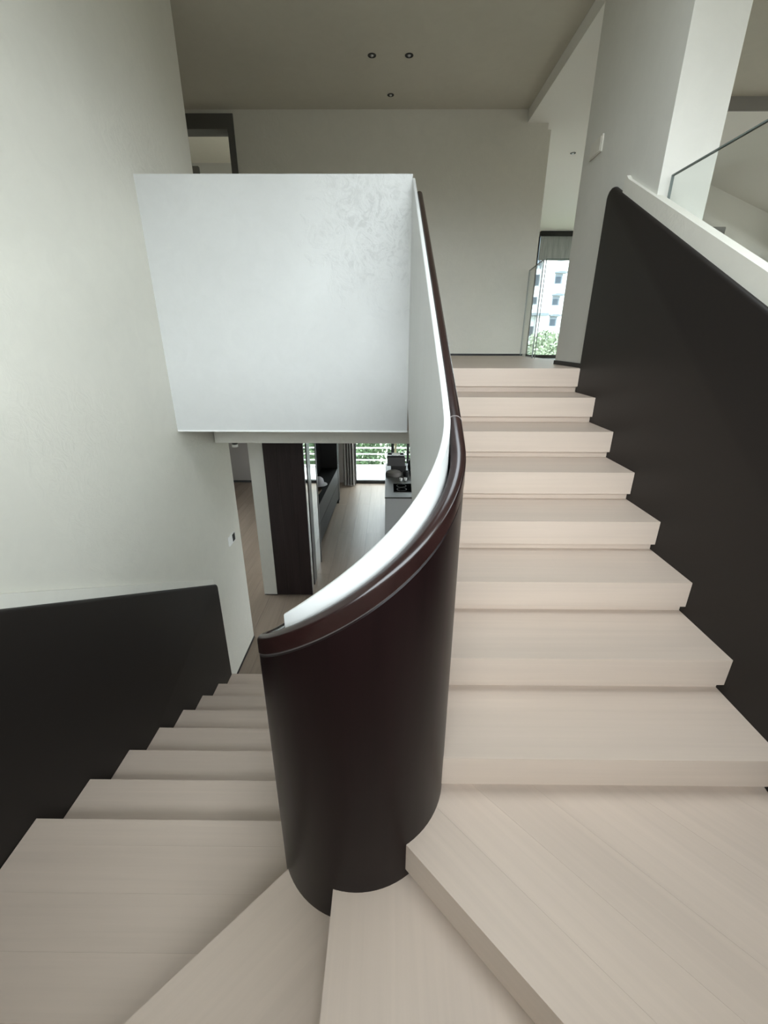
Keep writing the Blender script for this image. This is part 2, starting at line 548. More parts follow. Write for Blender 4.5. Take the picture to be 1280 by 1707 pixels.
# ------------------------------------------------------------------ lower floor: slab and planks
fl = struct(box('floor', -4.6, 4.6, -2.0, 9.92, -0.12, -0.012, M_FL))
plank_me = {}
def plank(x0, x1, y0, y1):
    key = (round(x1-x0, 3), round(y1-y0, 3))
    if key not in plank_me:
        bm = bmesh.new()
        add_box(bm, 0.0012, key[0]-0.0012, 0.0012, key[1]-0.0012, -0.0115, 0.0)
        o = finish('plank', bm, M_FL, fl, bev=0.0012, seg=1)
        plank_me[key] = o.data
    else:
        o = bpy.data.objects.new('plank', plank_me[key])
        COL.objects.link(o)
        o.parent = fl
    o.location = (x0, y0, 0)
for i in range(10):
    plank(-1.6 + 0.2*i, -1.4 + 0.2*i, 3.25, 4.10)
for i in range(26):
    x = -4.2 + 0.24*i
    ln = 2.91
    if i % 2:
        plank(x, x+0.24, 4.10, 5.555); plank(x, x+0.24, 5.555, 8.465); plank(x, x+0.24, 8.465, 9.92)
    else:
        plank(x, x+0.24, 4.10, 7.01); plank(x, x+0.24, 7.01, 9.92)

# ------------------------------------------------------------------ stairs
TH = 0.120     # depth of the nosing board
def stair_block(name, poly, ztop, mat, parent, th=TH, bev=0.002):
    return prism(name, poly, 'z', ztop - th, ztop, mat, parent, bev)

def arc(t0, t1, n=14, rad=RO - 0.001):
    return [(CX + rad*math.cos(math.radians(t0 + (t1-t0)*i/n)), CY + rad*math.sin(math.radians(t0 + (t1-t0)*i/n))) for i in range(n+1)]

upper = thing('staircase', 'upper flight of pale oak steps rising to the right beside dark panel', 'staircase')
lower = thing('staircase', 'lower flight of pale oak steps descending at left to the hall', 'staircase')
# upper flight: straight steps, all one mesh
xl = CX + RO - 0.022
tread_me = riser_me = None
for k in range(1, 9):
    y = Y1 + (k-1)*T
    z = ZP + k*R
    if tread_me is None:
        bm = bmesh.new()
        add_box(bm, xl, XR - 0.001, 0, T + 0.034, -TH, 0)
        tr = finish('tread', bm, M_TR, upper, bev=0.0022)
        tread_me = tr.data
        bm = bmesh.new()
        add_box(bm, xl, XR - 0.001, 0.030, 0.05, -R + 0.0005, -TH + 0.0)
        ri = finish('riser', bm, M_TR, upper)
        riser_me = ri.data
    else:
        tr = bpy.data.objects.new('tread', tread_me); COL.objects.link(tr); tr.parent = upper
        ri = bpy.data.objects.new('riser', riser_me); COL.objects.link(ri); ri.parent = upper
    tr.location = (0, y, z if k < 8 else z + 0.0005)
    ri.location = (0, y, z)
# right corner platform: diagonal boards
n1 = (0.734, 0.679)
d0 = n1[0]*0.066 + n1[1]*0.86
plat = arc(-57.7, -8) + [(xl, Y1 + 0.05), (XR - 0.001, Y1 + 0.05), (XR - 0.001, YB), (1.186, YB)]
seams = [d0 - 0.01, d0 + 0.158, d0 + 0.31, d0 + 0.463, d0 + 0.70, d0 + 0.94, d0 + 1.4]
for a, b_ in zip(seams, seams[1:]):
    p = clip(clip(plat, n1, a + 0.0002), n1, b_ - 0.0002, False)
    if len(p) > 2:
        stair_block('platform_board', p, ZP, M_TRD, upper, bev=0.0005)
# riser under the platform front edge and the two winders
def off(p, n, d):
    return (p[0]+n[0]*d, p[1]+n[1]*d)
e1a, e1b = (0.060, 0.8666), (1.186, YB)
rr1 = [off(e1a, n1, 0.03), off(e1b, n1, 0.03), off(e1b, n1, 0.05), off(e1a, n1, 0.05)]
prism('riser', rr1, 'z', ZP - R + 0.0005, ZP - TH, M_TRD, upper)
wind1 = arc(-104.2, -44) + [off((0.066, 0.86), n1, 0.045), off((1.186, YB), n1, 0.045), (1.186, YB), (-0.164, YB)]
stair_block('winder_tread', wind1, ZP - R, M_TRY, upper)
prism('riser', [(-0.134, 0.84), (-0.134, YB), (-0.114, YB), (-0.114, 0.84)], 'z', ZP - 2*R + 0.0005, ZP - R - TH, M_TRY, upper)
n3 = (0.714, -0.700)          # normal of the left winder edge, pointing right
wind2 = arc(-151, -96) + [(-0.125, YB), (XL + 0.001, YB), (XL + 0.001, -0.214)]
stair_block('winder_tread', wind2, ZP - 2*R, M_TRL, lower)
pa, pb = (-0.353, 0.964), (XL, -0.214)
prism('riser', [off(pa, n3, 0.03), off(pb, n3, 0.03), off(pb, n3, 0.05), off(pa, n3, 0.05)], 'z', ZP - 3*R + 0.0005, ZP - 2*R - TH, M_TRL, lower)
platl = [(CX - RO + 0.004, YL), (XL + 0.001, YL), off((XL + 0.001, -0.214), n3, 0.045), off(pa, n3, 0.06)] + arc(-140, -180)
ys = [YL + 0.01, 1.133, 0.968, 0.80, 0.635, 0.47, 0.30, 0.13, -0.5]
for a, b_ in zip(ys, ys[1:]):
    p = clip(clip(platl, (0, 1), b_ + 0.0002), (0, 1), a - 0.0002, False)
    if len(p) > 2:
        stair_block('platform_board', p, ZP - 3*R, M_TR, lower, bev=0.0005)
xr = CX - RO + 0.022
tread_me = riser_me = None
for k in range(0, 8):
    y = YL + k*T
    z = ZP - 3*R - k*R
    if tread_me is None:
        bm = bmesh.new()
        add_box(bm, XL + 0.001, xr, -T - 0.034, 0, -TH, 0)
        tr0 = bm
        me = bpy.data.meshes.new('tread')
        bmesh.ops.bevel(bm, geom=list(bm.edges), offset=0.0022, segments=2, affect='EDGES')
        bmesh.ops.recalc_face_normals(bm, faces=bm.faces)
        bm.to_mesh(me); bm.free(); me.materials.append(M_TR); tread_me = me
        bm = bmesh.new()
        add_box(bm, XL + 0.001, xr, -0.05, -0.030, -R + 0.0005, -TH)
        me = bpy.data.meshes.new('riser')
        bmesh.ops.recalc_face_normals(bm, faces=bm.faces)
        bm.to_mesh(me); bm.free(); me.materials.append(M_TR); riser_me = me
    if k > 0:
        tr = bpy.data.objects.new('tread', tread_me); COL.objects.link(tr); tr.parent = lower
        tr.location = (0, y, z)
    ri = bpy.data.objects.new('riser', riser_me); COL.objects.link(ri); ri.parent = lower
    ri.location = (0, y, z)
# soffit under the upper flight
prism('soffit', [(1.30, 1.74), (3.10, 2.58), (3.10, 2.64), (1.30, 1.78)], 'x', 0.21, 1.318, M_PL, upper)

# dark panels along both walls
def rounded(pts, corner, rad, n=6):
    """replace the listed corner of a polygon by a fillet"""
    out = []
    k = len(pts)
    for i, p in enumerate(pts):
        if i not in corner:
            out.append(p); continue
        p = Vector(p); a = Vector(pts[i-1]); b_ = Vector(pts[(i+1) % k])
        u = (a-p).normalized(); v = (b_-p).normalized()
        ang = u.angle(v)
        tl = rad / math.tan(ang/2)
        c = p + (u+v).normalized() * (rad / math.sin(ang/2))
        s = p + u*tl; e = p + v*tl
        for j in range(n+1):
            q = s.lerp(e, j/n) - c
            q = c + q.normalized()*rad
            out.append((q.x, q.y))
    return out
def wall_panel(name, poly, corner, x_face, side, label):
    th = 0.028
    cx_ = sum(q[0] for q in poly)/len(poly); cy_ = sum(q[1] for q in poly)/len(poly)
    # rounded edge: shrink the outline step by step towards the face
    def inset(d):
        k = len(poly); P_ = [Vector(q) for q in poly]; out = []
        for i in range(k):
            a, b_, c = P_[i-1], P_[i], P_[(i+1) % k]
            u = (b_-a).normalized(); v = (c-b_).normalized()
            nu = Vector((-u.y, u.x)); nv = Vector((-v.y, v.x))
            if nu.dot(Vector((cx_, cy_)) - b_) < 0 and nv.dot(Vector((cx_, cy_)) - b_) < 0:
                nu, nv = -nu, -nv
            bis = (nu+nv).normalized()
            out.append(tuple(b_ + bis * (d / max(0.3, bis.dot(nu)))))
        return rounded(out, corner, max(0.055 - d, 0.03))
    bm = bmesh.new()
    rb = 0.018
    rings = [[bm.verts.new((x_face + side*th, q[0], q[1])) for q in rounded(poly, corner, 0.055)]]
    for j in range(7):
        a = PI/2*j/6
        rings.append([bm.verts.new((x_face + side*(rb - rb*math.sin(a)), q[0], q[1])) for q in inset(rb - rb*math.cos(a))])
    for a, b_ in zip(rings, rings[1:]):
        for i in range(len(a)):
            bm.faces.new((a[i], a[(i+1) % len(a)], b_[(i+1) % len(a)], b_[i]))
    bm.faces.new(rings[0]); bm.faces.new(rings[-1])
    o = finish(name, bm, M_LEA, smooth=True)
    return tag(o, label, 'wall panel')
wall_panel('stair_wall_panel', [(3.165, UF - 0.4), (3.165, 4.075), (-0.7, 4.075 - 0.5225*3.865), (-0.7, 1.0)], (1,), XR, 1,
           'large dark brown panel on the right wall beside the rising steps')
wall_panel('stair_wall_panel', [(3.345, 0.0), (3.345, 1.160), (-0.7, 1.160 + 0.5455*4.045), (-0.7, 0.0)], (1,), XL, -1,
           'large dark brown panel on the left wall beside the descending steps')

# ------------------------------------------------------------------ curved balustrade
YE = 3.105
SL = 0.5287
def path(y_end_r=YE, y_end_l=3.36, step=0.02):
    """stations about 2 cm apart along right straight ('r', y), turn ('a', angle), left straight ('l', y)"""
    out = []
    nr = round((y_end_r - CY)/step)
    for i in range(nr):
        out.append(('r', y_end_r + (CY - y_end_r)*i/nr))
    na = round(PI*0.27/step)
    for i in range(na+1):
        out.append(('a', -PI*i/na))
    nl = round((y_end_l - CY)/step)
    for i in range(1, nl+1):
        out.append(('l', CY + (y_end_l - CY)*i/nl))
    return out
def pos(s, rad):
    k, v = s
    if k == 'r':
        return CX + rad, v
    if k == 'l':
        return CX - rad, v
    return CX + rad*math.cos(v), CY + rad*math.sin(v)
def z_core(s):
    k, v = s
    if k == 'r':
        return 3.035 + 0.521*(v-CY)
    if k == 'l':
        return 2.369 - SL*(v-CY)
    return 3.035 + 0.212*v
def z_groove(s):
    k, v = s
    if k == 'r':
        return 2.90 + SL*(v-CY)
    if k == 'l':
        return 2.278 - SL*(v-CY)
    return 2.90 + 0.198*v
def smooth_z(fn, st, wdw=3):
    z = [fn(s) for s in st]
    for _ in range(60):
        z = [z[0]] + [(z[i-1] + 2*z[i] + z[i+1])/4 for i in range(1, len(z)-1)] + [z[-1]]
    return z
def sweep(name, stations, zs, prof, mat, parent, smooth=True, mid=None):
    """prof(i) -> closed list of (radius, dz); caps at both ends"""
    bm = bmesh.new()
    rings = []
    for i, (s, z) in enumerate(zip(stations, zs)):
        ring = []
        for rad, dz in prof:
            x, y = pos(s, rad)
            ring.append(bm.verts.new((x, y, z + dz)))
        rings.append(ring)
    k = len(prof)
    for a, b_ in zip(rings, rings[1:]):
        for i in range(k):
            bm.faces.new((a[i], a[(i+1) % k], b_[(i+1) % k], b_[i]))
    bm.faces.new(rings[0]); bm.faces.new(list(reversed(rings[-1])))
    return finish(name, bm, mat, parent, smooth=smooth)
st = path()
cst = [s for s in path(y_end_r=3.14) if s[0] == 'r' or (s[0] == 'a' and s[1] > -math.radians(137))]
core = sweep('wall_core', cst, smooth_z(z_core, path(y_end_r=3.14))[:len(cst)],
             [(0.234, -1.32), (0.234, -0.003), (0.237, 0.0), (0.247, 0.0), (0.25, -0.003), (0.25, -1.32)], M_CORE, None)
struct(core)
bal = thing('curved_balustrade', 'curved dark mahogany balustrade wrapping the turn between both flights', 'balustrade')
zg = smooth_z(z_groove, st)
sweep('balustrade_panel', st, zg, [(0.258, -1.40), (0.258, -0.002), (RO - 0.003, -0.002), (RO, -0.006), (RO, -1.40)], M_MAH, bal)
sweep('groove_line', st, zg, [(0.262, -0.002), (0.262, 0.003), (RO - 0.0025, 0.003), (RO - 0.0025, -0.002)], M_GROOVE, bal)
# handrail profile: upright sides, rounded top
ri_, ro_ = 0.2555, RO + 0.0015
rp_ = []
h0, h1 = 0.003, 0.064
w_ = ro_ - ri_
rt = 0.019
rp_ = [(ri_, h0), (ri_, h1 - rt)]
for j in range(1, 7):
    a = PI - PI/2*j/6
    rp_.append((ri_ + rt + rt*math.cos(a), h1 - rt + rt*math.sin(a)))
for j in range(0, 6):
    a = PI/2 - PI/2*j/6
    rp_.append((ro_ - rt + rt*math.cos(a), h1 - rt + rt*math.sin(a)))
rp_ += [(ro_, h1 - rt), (ro_, h0 + 0.002), (ro_ - 0.002, h0)]
# two lengths of handrail meeting just before the turn
js = [i for i, s in enumerate(st) if s[0] == 'r' and s[1] > 1.185][-1]
sweep('handrail', st[:js+1], zg[:js+1], rp_, M_RAIL, bal)
def lerp_st(a, b_, t):
    return (a[0], a[1] + (b_[1]-a[1])*t)
s2 = [('r', st[js][1] - 0.0016)] + st[js+1:]
z2 = [zg[js] - 0.0008] + zg[js+1:]
sweep('handrail', s2, z2, rp_, M_RAIL, bal)
ymid = st[js][1] - 0.0008
sweep('joint_line', [('r', ymid + 0.0009), ('r', ymid - 0.0009)], [zg[js], zg[js] - 0.0009],
      [(ri_ + (r_ - ri_)*1.0 + (0.0006 if r_ > (ri_+ro_)/2 else -0.0006), h_ + (0.0006 if h_ > 0.03 else 0.0)) for r_, h_ in rp_],
      plain('joint_filler', (0.22, 0.19, 0.18), 0.5), bal)

# ------------------------------------------------------------------ small fittings
def switch(name, x, y, z, w, h, side, label, dark=False):
    t = thing(name, label, 'switch', (x, y, z))
    bm = bmesh.new(); add_box(bm, min(0, side*0.010), max(0, side*0.010), -w/2, w/2, -h/2, h/2)
    finish('plate', bm, M_WHITE if dark else M_PL, t, bev=0.0015)
    if dark:
        bm = bmesh.new(); add_box(bm, min(side*0.009, side*0.0125), max(side*0.009, side*0.0125), w*0.06, w*0.44, -h*0.40, h*0.40)
        finish('rocker', bm, M_BLACK, t, bev=0.001)
        bm = bmesh.new(); add_box(bm, min(side*0.009, side*0.0125), max(side*0.009, side*0.0125), -w*0.44, -w*0.06, -h*0.42, h*0.42)
        finish('rocker', bm, M_WHITE, t, bev=0.001)
    else:
        bm = bmesh.new(); add_box(bm, min(side*0.009, side*0.013), max(side*0.009, side*0.013), -w*0.42, w*0.42, -h*0.42, h*0.42)
        finish('rocker', bm, M_PL, t, bev=0.0015)
    return t
switch('light_switch', -1.524, 3.83, 1.38, 0.165, 0.092, 1, 'white wall switch with one black key on the lower left wall', True)
switch('light_switch', 1.358, 3.51, 4.36, 0.17, 0.092, -1, 'cream wall switch plate high on the right column')

def downlight(x, y, z, label, r0=0.036):
    t = thing('downlight', label, 'ceiling light', (x, y, z))
    bm = bmesh.new()
    add_lathe(bm, [(r0, 0.0005), (r0, -0.003), (r0*0.86, -0.004), (r0*0.84, 0.0005)], (0, 0, 0), 24)
    finish('trim_ring', bm, M_BLACK, t, smooth=True)
    bm = bmesh.new()
    add_lathe(bm, [(r0*0.84, -0.002), (r0*0.80, -0.0015), (0, -0.001)], (0, 0, 0), 24)
    finish('baffle', bm, M_BLACK, t, smooth=True)
    bm = bmesh.new()
    add_lathe(bm, [(0.0, -0.010), (r0*0.30, -0.008), (r0*0.40, -0.001)], (0, 0, 0), 16)
    finish('lens', bm, M_METAL, t, smooth=True)
    return t
downlight(-0.148, 4.828, ZC, 'left one of the front pair of small black downlights in the stairwell ceiling')
downlight(0.167, 4.829, ZC, 'right one of the front pair of small black downlights in the stairwell ceiling')
downlight(0.014, 5.465, ZC, 'single small black downlight nearest the far wall', 0.033)
downlight(2.246, 6.545, ZL, 'small black downlight in the lowered corridor ceiling at right', 0.033)
t = thing('spotlight', 'black surface spotlight with white bottom rim under the lower ceiling', 'ceiling light', (-1.63, 4.55, 2.40))
lathe('spot_body', [(0, 0), (0.03, 0), (0.03, -0.245), (0.028, -0.247)], (0, 0, 0), M_BLACK, t)
lathe('spot_rim', [(0.028, -0.245), (0.0315, -0.247), (0.0315, -0.273), (0.024, -0.275), (0.022, -0.255)], (0, 0, 0), M_WHITE, t)

# ------------------------------------------------------------------ glass balustrades
def glass_panel(label, p0, p1, z0, z1, th=0.012):
    d = Vector((p1[0]-p0[0], p1[1]-p0[1])); L = d.length
    t = thing('glass_balustrade', label, 'glass balustrade', (p0[0], p0[1], z0))
    t.rotation_euler = (0, 0, math.atan2(d.y, d.x))
    e = 0.006
    bm = bmesh.new(); add_box(bm, e, L-e, -th/2, th/2, 0, z1-z0-e)
    finish('pane', bm, M_GLASS, t)
    bm = bmesh.new()
    add_box(bm, 0, L, -th/2, th/2, z1-z0-e, z1-z0)
    add_box(bm, 0, e, -th/2, th/2, 0, z1-z0-e)
    add_box(bm, L-e, L, -th/2, th/2, 0, z1-z0-e)
    finish('polished_edge', bm, M_GLEDGE, t)
    return t
glass_panel('clear glass panel running from the far wall end toward the corridor corner', (1.637, 5.705), (1.551, 4.95), UF, 3.946)
glass_panel('clear glass panel across the corridor void in front of the tall window', (1.567, 4.93), (2.93, 4.93), UF, 3.946)
glass_panel('clear glass balustrade behind the raking parapet at upper right', (1.404, 2.615), (1.400, -0.6), UF, 3.955)

# ------------------------------------------------------------------ corridor end with window 2
bm = bmesh.new()
add_box(bm, 1.678, 3.20, 10.68, 10.83, 0, ZL + 0.01)
add_box(bm, 5.05, 8.35, 10.68, 10.83, 0, ZL + 0.01)
add_box(bm, 3.20, 5.05, 10.68, 10.83, 0, 2.775)
struct(finish('wall_corridor_end', bm, M_PL))
struct(box('wall_corridor_side', 1.678, 1.76, 5.91, 10.68, 2.5, ZL + 0.01, M_PL))
struct(box('ceiling_void', 1.31, 4.75, 9.95, 10.68, 2.43, 2.50, M_CEIL))
w2 = thing('window_2', 'tall window with a half lowered roller blind at the corridor end', 'window', (4.1, 10.7, 2.775))
struct(w2)
def ch(o, par):
    o.parent = par
    o.matrix_parent_inverse = Matrix.Translation(-par.location)
    return o
bm = bmesh.new()
add_box(bm, 3.19, 5.05, 10.66, 10.75, 2.775, 2.85)
add_box(bm, 3.185, 3.21, 10.66, 10.75, 2.775, 5.23)
add_box(bm, 5.01, 5.05, 10.66, 10.75, 2.775, 5.23)
ch(finish('window_frame', bm, M_BLACK), w2)
ch(box('window_sill', 3.19, 5.05, 10.63, 10.67, 2.80, 2.884, M_BLACK), w2)
ch(box('blind_cassette', 3.19, 5.05, 10.58, 10.68, 5.231, 5.316, M_BLACK), w2)
ch(box('pane', 3.21, 5.01, 10.71, 10.716, 2.85, 5.23, M_GLASS), w2)
mB, nB, lB, bB = newmat('woven_blind')
mpB = mapping(nB, lB, (60, 60, 3))
kB = noise(nB, lB, mpB.outputs[0], 1.0, 3)
rB = ramp(nB, lB, kB.outputs[0], [(0.3, (0.34, 0.35, 0.34)), (0.7, (0.52, 0.53, 0.51))])
lB.new(rB.outputs[0], bB.inputs['Base Color'])
bB.inputs['Roughness'].default_value = 0.9
trB = nB.new('ShaderNodeBsdfTranslucent')
mxB = nB.new('ShaderNodeMixShader')
mxB.inputs[0].default_value = 0.16
lB.new(rB.outputs[0], trB.inputs[0])
lB.new(bB.outputs[0], mxB.inputs[1])
lB.new(trB.outputs[0], mxB.inputs[2])
lB.new(mxB.outputs[0], nB['Material Output'].inputs[0])
ch(box('roller_blind', 3.21, 5.01, 10.640, 10.645, 4.785, 5.25, mB), w2)

# ------------------------------------------------------------------ lower floor furniture
wp = thing('clad_pillar', 'dark wood clad pillar with white plaster edge in the lower hall', 'pillar', (-1.3, 4.99, 0))
ch(box('plaster_return', -1.64, -1.468, 4.987, 9.9, 0.015, 2.40, M_PLB), wp)
ch(box('plaster_base', -1.635, -1.47, 4.992, 5.2, 0.0, 0.015, M_BLACK), wp)
M_CLAD = wood('dark_cladding', (0.032, 0.021, 0.021), 2, rough=0.45, grain=14, dark=0.55, spec=0.3)
pbm = None
for i in range(3):
    x0 = -1.468 + 0.1583*i
    ch(box('cladding_panel', x0 + 0.0006, x0 + 0.1577, 4.985, 5.02, 0.012, 2.40, M_CLAD, bev=0.001), wp)
ch(box('pillar_core', -1.466, -1.05, 5.02, 5.10, 0.0, 2.40, M_BLACK), wp)

M_MIRROR = plain('dark_mirror', (0.62, 0.62, 0.60), 0.03, metal=1.0)
M_BRONZE = plain('dark_bronze', (0.09, 0.085, 0.08), 0.35, metal=0.6)
mz = thing('mirror_door', 'pair of narrow mirrored doors beside the dark clad pillar', 'mirror', (-1.05, 5.3, 0))
for a, b_ in ((5.02, 5.26), (5.46, 5.92)):
    ch(box('mirror_pane', -1.045, -1.012, a, b_, 0.01, 2.40, M_MIRROR), mz)
ch(box('door_post', -1.045, -1.004, 5.26, 5.46, 0.0, 2.40, M_BRONZE), mz)
ch(box('door_post', -1.045, -1.006, 5.92, 5.96, 0.0, 2.40, M_BRONZE), mz)

# open bookcase with drawers, turned by two degrees
M_CAB = plain('taupe_grey_cabinet', (0.030, 0.028, 0.027), 0.5, spec=0.15)
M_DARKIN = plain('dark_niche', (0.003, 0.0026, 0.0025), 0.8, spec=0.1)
bk = thing('display_cabinet', 'tall dark open cabinet above two grey drawers beyond the mirrored doors', 'cabinet', (-1.09, 5.99, 0))
bk.rotation_euler = (0, 0, math.radians(-1.7))
def bkb(name, x0, x1, y0, y1, z0, z1, m, bev=0.0):
    bm = bmesh.new(); add_box(bm, x0, x1, y0, y1, z0, z1)
    return finish(name, bm, m, bk, bev)
LB = 2.58
bkb('back_panel', -0.34, -0.32, 0, LB, 0.1, 2.38, M_DARKIN)
bkb('carcass_bottom', -0.32, -0.004, 0, LB, 0.74, 0.76, M_DARKIN)
bkb('drawer', -0.30, 0.0, 0.0, LB - 0.06, 0.435, 0.755, M_CAB, 0.002)
bkb('drawer', -0.30, 0.0, 0.0, LB - 0.06, 0.105, 0.425, M_CAB, 0.002)
bkb('plinth', -0.30, -0.12, 0.0, LB - 0.3, 0.0, 0.105, M_BLACK)
bkb('end_panel', -0.33, 0.004, LB - 0.06, LB, 0.0, 2.38, M_CAB, 0.002)
bkb('top_panel', -0.32, 0.0, 0, LB, 2.36, 2.38, M_DARKIN)
bkb('side_panel', -0.32, -0.2, -0.02, 0, 0.1, 2.38, M_DARKIN)
bkb('shelf', -0.32, -0.03, 0, LB, 1.9, 1.92, M_DARKIN)
for i in range(3):
    bkb('rear_frame', -0.03, -0.005, LB + 0.12 + i*0.0, LB + 0.16, 0.0 + i*0.8, 0.78 + i*0.8, M_BRONZE)
bkb('rear_panel', -0.36, -0.05, LB + 0.02, LB + 0.5, 0.0, 2.38, M_BLACK)


# things in the cabinet
t = thing('sun_hat', 'pale domed hat lying inside the dark open cabinet', 'hat', (-1.235, 7.45, 0.76))
lathe('crown', [(0, 0.145), (0.045, 0.138), (0.078, 0.11), (0.092, 0.06), (0.095, 0.018)], (0, 0, 0), plain('pale_felt', (0.42, 0.41, 0.42), 0.9), t)
lathe('brim', [(0.094, 0.024), (0.15, 0.008), (0.155, 0.002), (0.09, 0.012)], (0, 0, 0), plain('pale_felt_brim', (0.40, 0.39, 0.40), 0.9), t)
M_BOWL = wood('brown_bowl_wood', (0.16, 0.12, 0.085), 0, rough=0.5)
tag(lathe('wooden_bowl', [(0, 0.006), (0.07, 0.012), (0.125, 0.075), (0.132, 0.08), (0.132, 0.07), (0.08, 0.0), (0, 0)], (-1.235, 6.93, 0.76), M_BOWL),
    'shallow brown wooden bowl in the dark open cabinet in front of the hat', 'bowl')

# curtain
M_CUR = plain('taupe_curtain', (0.34, 0.32, 0.30), 0.9)
bm = bmesh.new()
N = 60
ring0, ring1 = [], []
for zz, amp, sp in ((0.012, 0.045, 1.12), (2.38, 0.035, 1.0)):
    for side in (0, 1):
        row = []
        for i in range(N+1):
            u = i/N
            x = -1.02 + (0.255*sp)*u
            y = 9.70 + amp*math.sin(u*2*PI*4.5) + 0.012*math.sin(u*2*PI*9+1) + (0.006 if side else 0)
            row.append(bm.verts.new((x, y, zz)))
        (ring0 if side == 0 else ring1).append(row)
for rr in (ring0, ring1):
    for i in range(N):
        bm.faces.new((rr[0][i], rr[0][i+1], rr[1][i+1], rr[1][i]))
for j in (0, 1):
    for i in range(N):
        bm.faces.new((ring0[j][i], ring0[j][i+1], ring1[j][i+1], ring1[j][i]))
for i in (0, N):
    bm.faces.new((ring0[0][i], ring0[1][i], ring1[1][i], ring1[0][i]))
tag(finish('curtain', bm, M_CUR, smooth=True), 'floor length taupe curtain gathered at the left of the garden window', 'curtain')

# garden window
w1 = thing('window_1', 'floor length garden window with black frame at the end of the lower room', 'window', (0.7, 9.93, 0))
struct(w1)
bm = bmesh.new()
add_box(bm, -4.6, -0.78, 9.93, 10.05, -0.1, 2.42)
M_HALL = plain('mauve_grey_wall', (0.27, 0.245, 0.23), 0.7)
add_box(bm, 2.25, 4.6, 9.93, 10.05, -0.1, 2.42)
struct(finish('wall_garden', bm, M_HALL))
struct(box('baseboard_hall', -4.6, -1.66, 9.915, 9.93, -0.01, 0.05, M_BLACK))
bm = bmesh.new()
add_box(bm, -4.75, -4.6, 3.2, HW[0], 0, 2.42)
add_box(bm, -4.75, -4.6, HW[1], 10.0, 0, 2.42)
add_box(bm, -4.75, -4.6, HW[0], HW[1], 0, HW[2])
add_box(bm, -4.75, -4.6, HW[0], HW[1], HW[3], 2.42)
struct(finish('wall_hall_left', bm, M_WHITE))
struct(box('wall_hall_near', -4.6, -1.75, 3.1, 3.2, 0, 2.42, M_WHITE))
bm = bmesh.new()
add_box(bm, 4.6, 4.75, -2.1, LW[0], 0, 2.8)
add_box(bm, 4.6, 4.75, LW[1], 10.0, 0, 2.8)
add_box(bm, 4.6, 4.75, LW[0], LW[1], 0, LW[2])
add_box(bm, 4.6, 4.75, LW[0], LW[1], LW[3], 2.8)
struct(finish('wall_lower_side', bm, M_PL))
bm = bmesh.new()
add_box(bm, 4.6, 4.75, -2.1, RW[0], 2.8, ZC)
add_box(bm, 4.6, 4.75, RW[1], 3.6, 2.8, ZC)
add_box(bm, 4.6, 4.75, RW[0], RW[1], 2.8, RW[2])
add_box(bm, 4.6, 4.75, RW[0], RW[1], RW[3], ZC)
struct(finish('wall_right_window', bm, M_PL))
ch(box('frame_sill', -0.78, 2.25, 9.88, 9.97, -0.01, 0.072, M_BLACK), w1)
ch(box('frame_jamb', -0.78, -0.735, 9.89, 9.97, 0.07, 2.40, M_BLACK), w1)
ch(box('frame_jamb', 2.2, 2.25, 9.89, 9.97, 0.07, 2.40, M_BLACK), w1)
ch(box('mullion', 0.09, 0.155, 9.89, 9.97, 0.07, 2.40, M_BLACK), w1)
ch(box('mullion', 0.45, 0.51, 9.89, 9.97, 0.07, 2.40, M_BLACK), w1)
ch(box('timber_post', 0.165, 0.215, 9.975, 10.02, 0.0, 2.40, plain('honey_timber', (0.55, 0.45, 0.27), 0.5)), w1)
for a, b_ in ((-0.735, 0.09), (0.155, 0.45), (0.51, 2.2)):
    ch(box('pane', a, b_, 9.925, 9.931, 0.072, 2.40, M_GLASS), w1)

# kitchen counter
M_TOP = plain('dark_grey_counter_top', (0.075, 0.074, 0.072), 0.5, spec=0.25)
kc = thing('kitchen_counter', 'grey lacquered kitchen counter with darker top near the garden window', 'counter', (0.45, 7.4, 0))
ch(box('counter_body', -0.03, 0.94, 6.41, 8.38, 0.0, 0.875, M_GREY, bev=0.002), kc)
ch(box('counter_top', -0.036, 0.95, 6.40, 8.40, 0.876, 0.90, M_TOP, bev=0.002), kc)
t = thing('cooktop', 'black glass cooktop set into the near end of the counter', 'cooktop', (0.38, 6.86, 0.90))
bm = bmesh.new(); add_box(bm, -0.275, 0.275, -0.205, 0.205, 0.0005, 0.008)
finish('glass_plate', bm, plain('black_ceramic', (0.003, 0.003, 0.003), 0.8, spec=0.0), t, bev=0.002)
for dx, dy in ((-0.14, -0.09), (-0.14, 0.09), (0.13, 0.0)):
    bm = bmesh.new(); add_lathe(bm, [(0.075, 0.0082), (0.078, 0.0088), (0.081, 0.0082)], (dx, dy, 0), 24)
    finish('cooking_zone', bm, plain('dark_grey_print', (0.02, 0.02, 0.02), 0.5), t, smooth=True)
M_SB = plain('grey_box_board', (0.115, 0.11, 0.11), 0.6)
t = thing('storage_box', 'lower dark box under the grey box on the counter', 'box', (0.20, 7.86, 0.90))
bm = bmesh.new(); add_box(bm, -0.13, 0.15, -0.08, 0.10, 0, 0.10); finish('box_body', bm, plain('dark_box_board', (0.035, 0.032, 0.032), 0.6), t, bev=0.004)
bm = bmesh.new(); add_box(bm, -0.133, 0.153, -0.083, 0.103, 0.10, 0.125); finish('box_lid', bm, plain('dark_box_lid', (0.04, 0.037, 0.036), 0.6), t, bev=0.004)
t = thing('storage_box', 'wider grey box on top of the dark box on the counter', 'box', (0.165, 7.86, 1.025))
bm = bmesh.new(); add_box(bm, -0.165, 0.165, -0.10, 0.12, 0, 0.12); finish('box_body', bm, M_SB, t, bev=0.005)
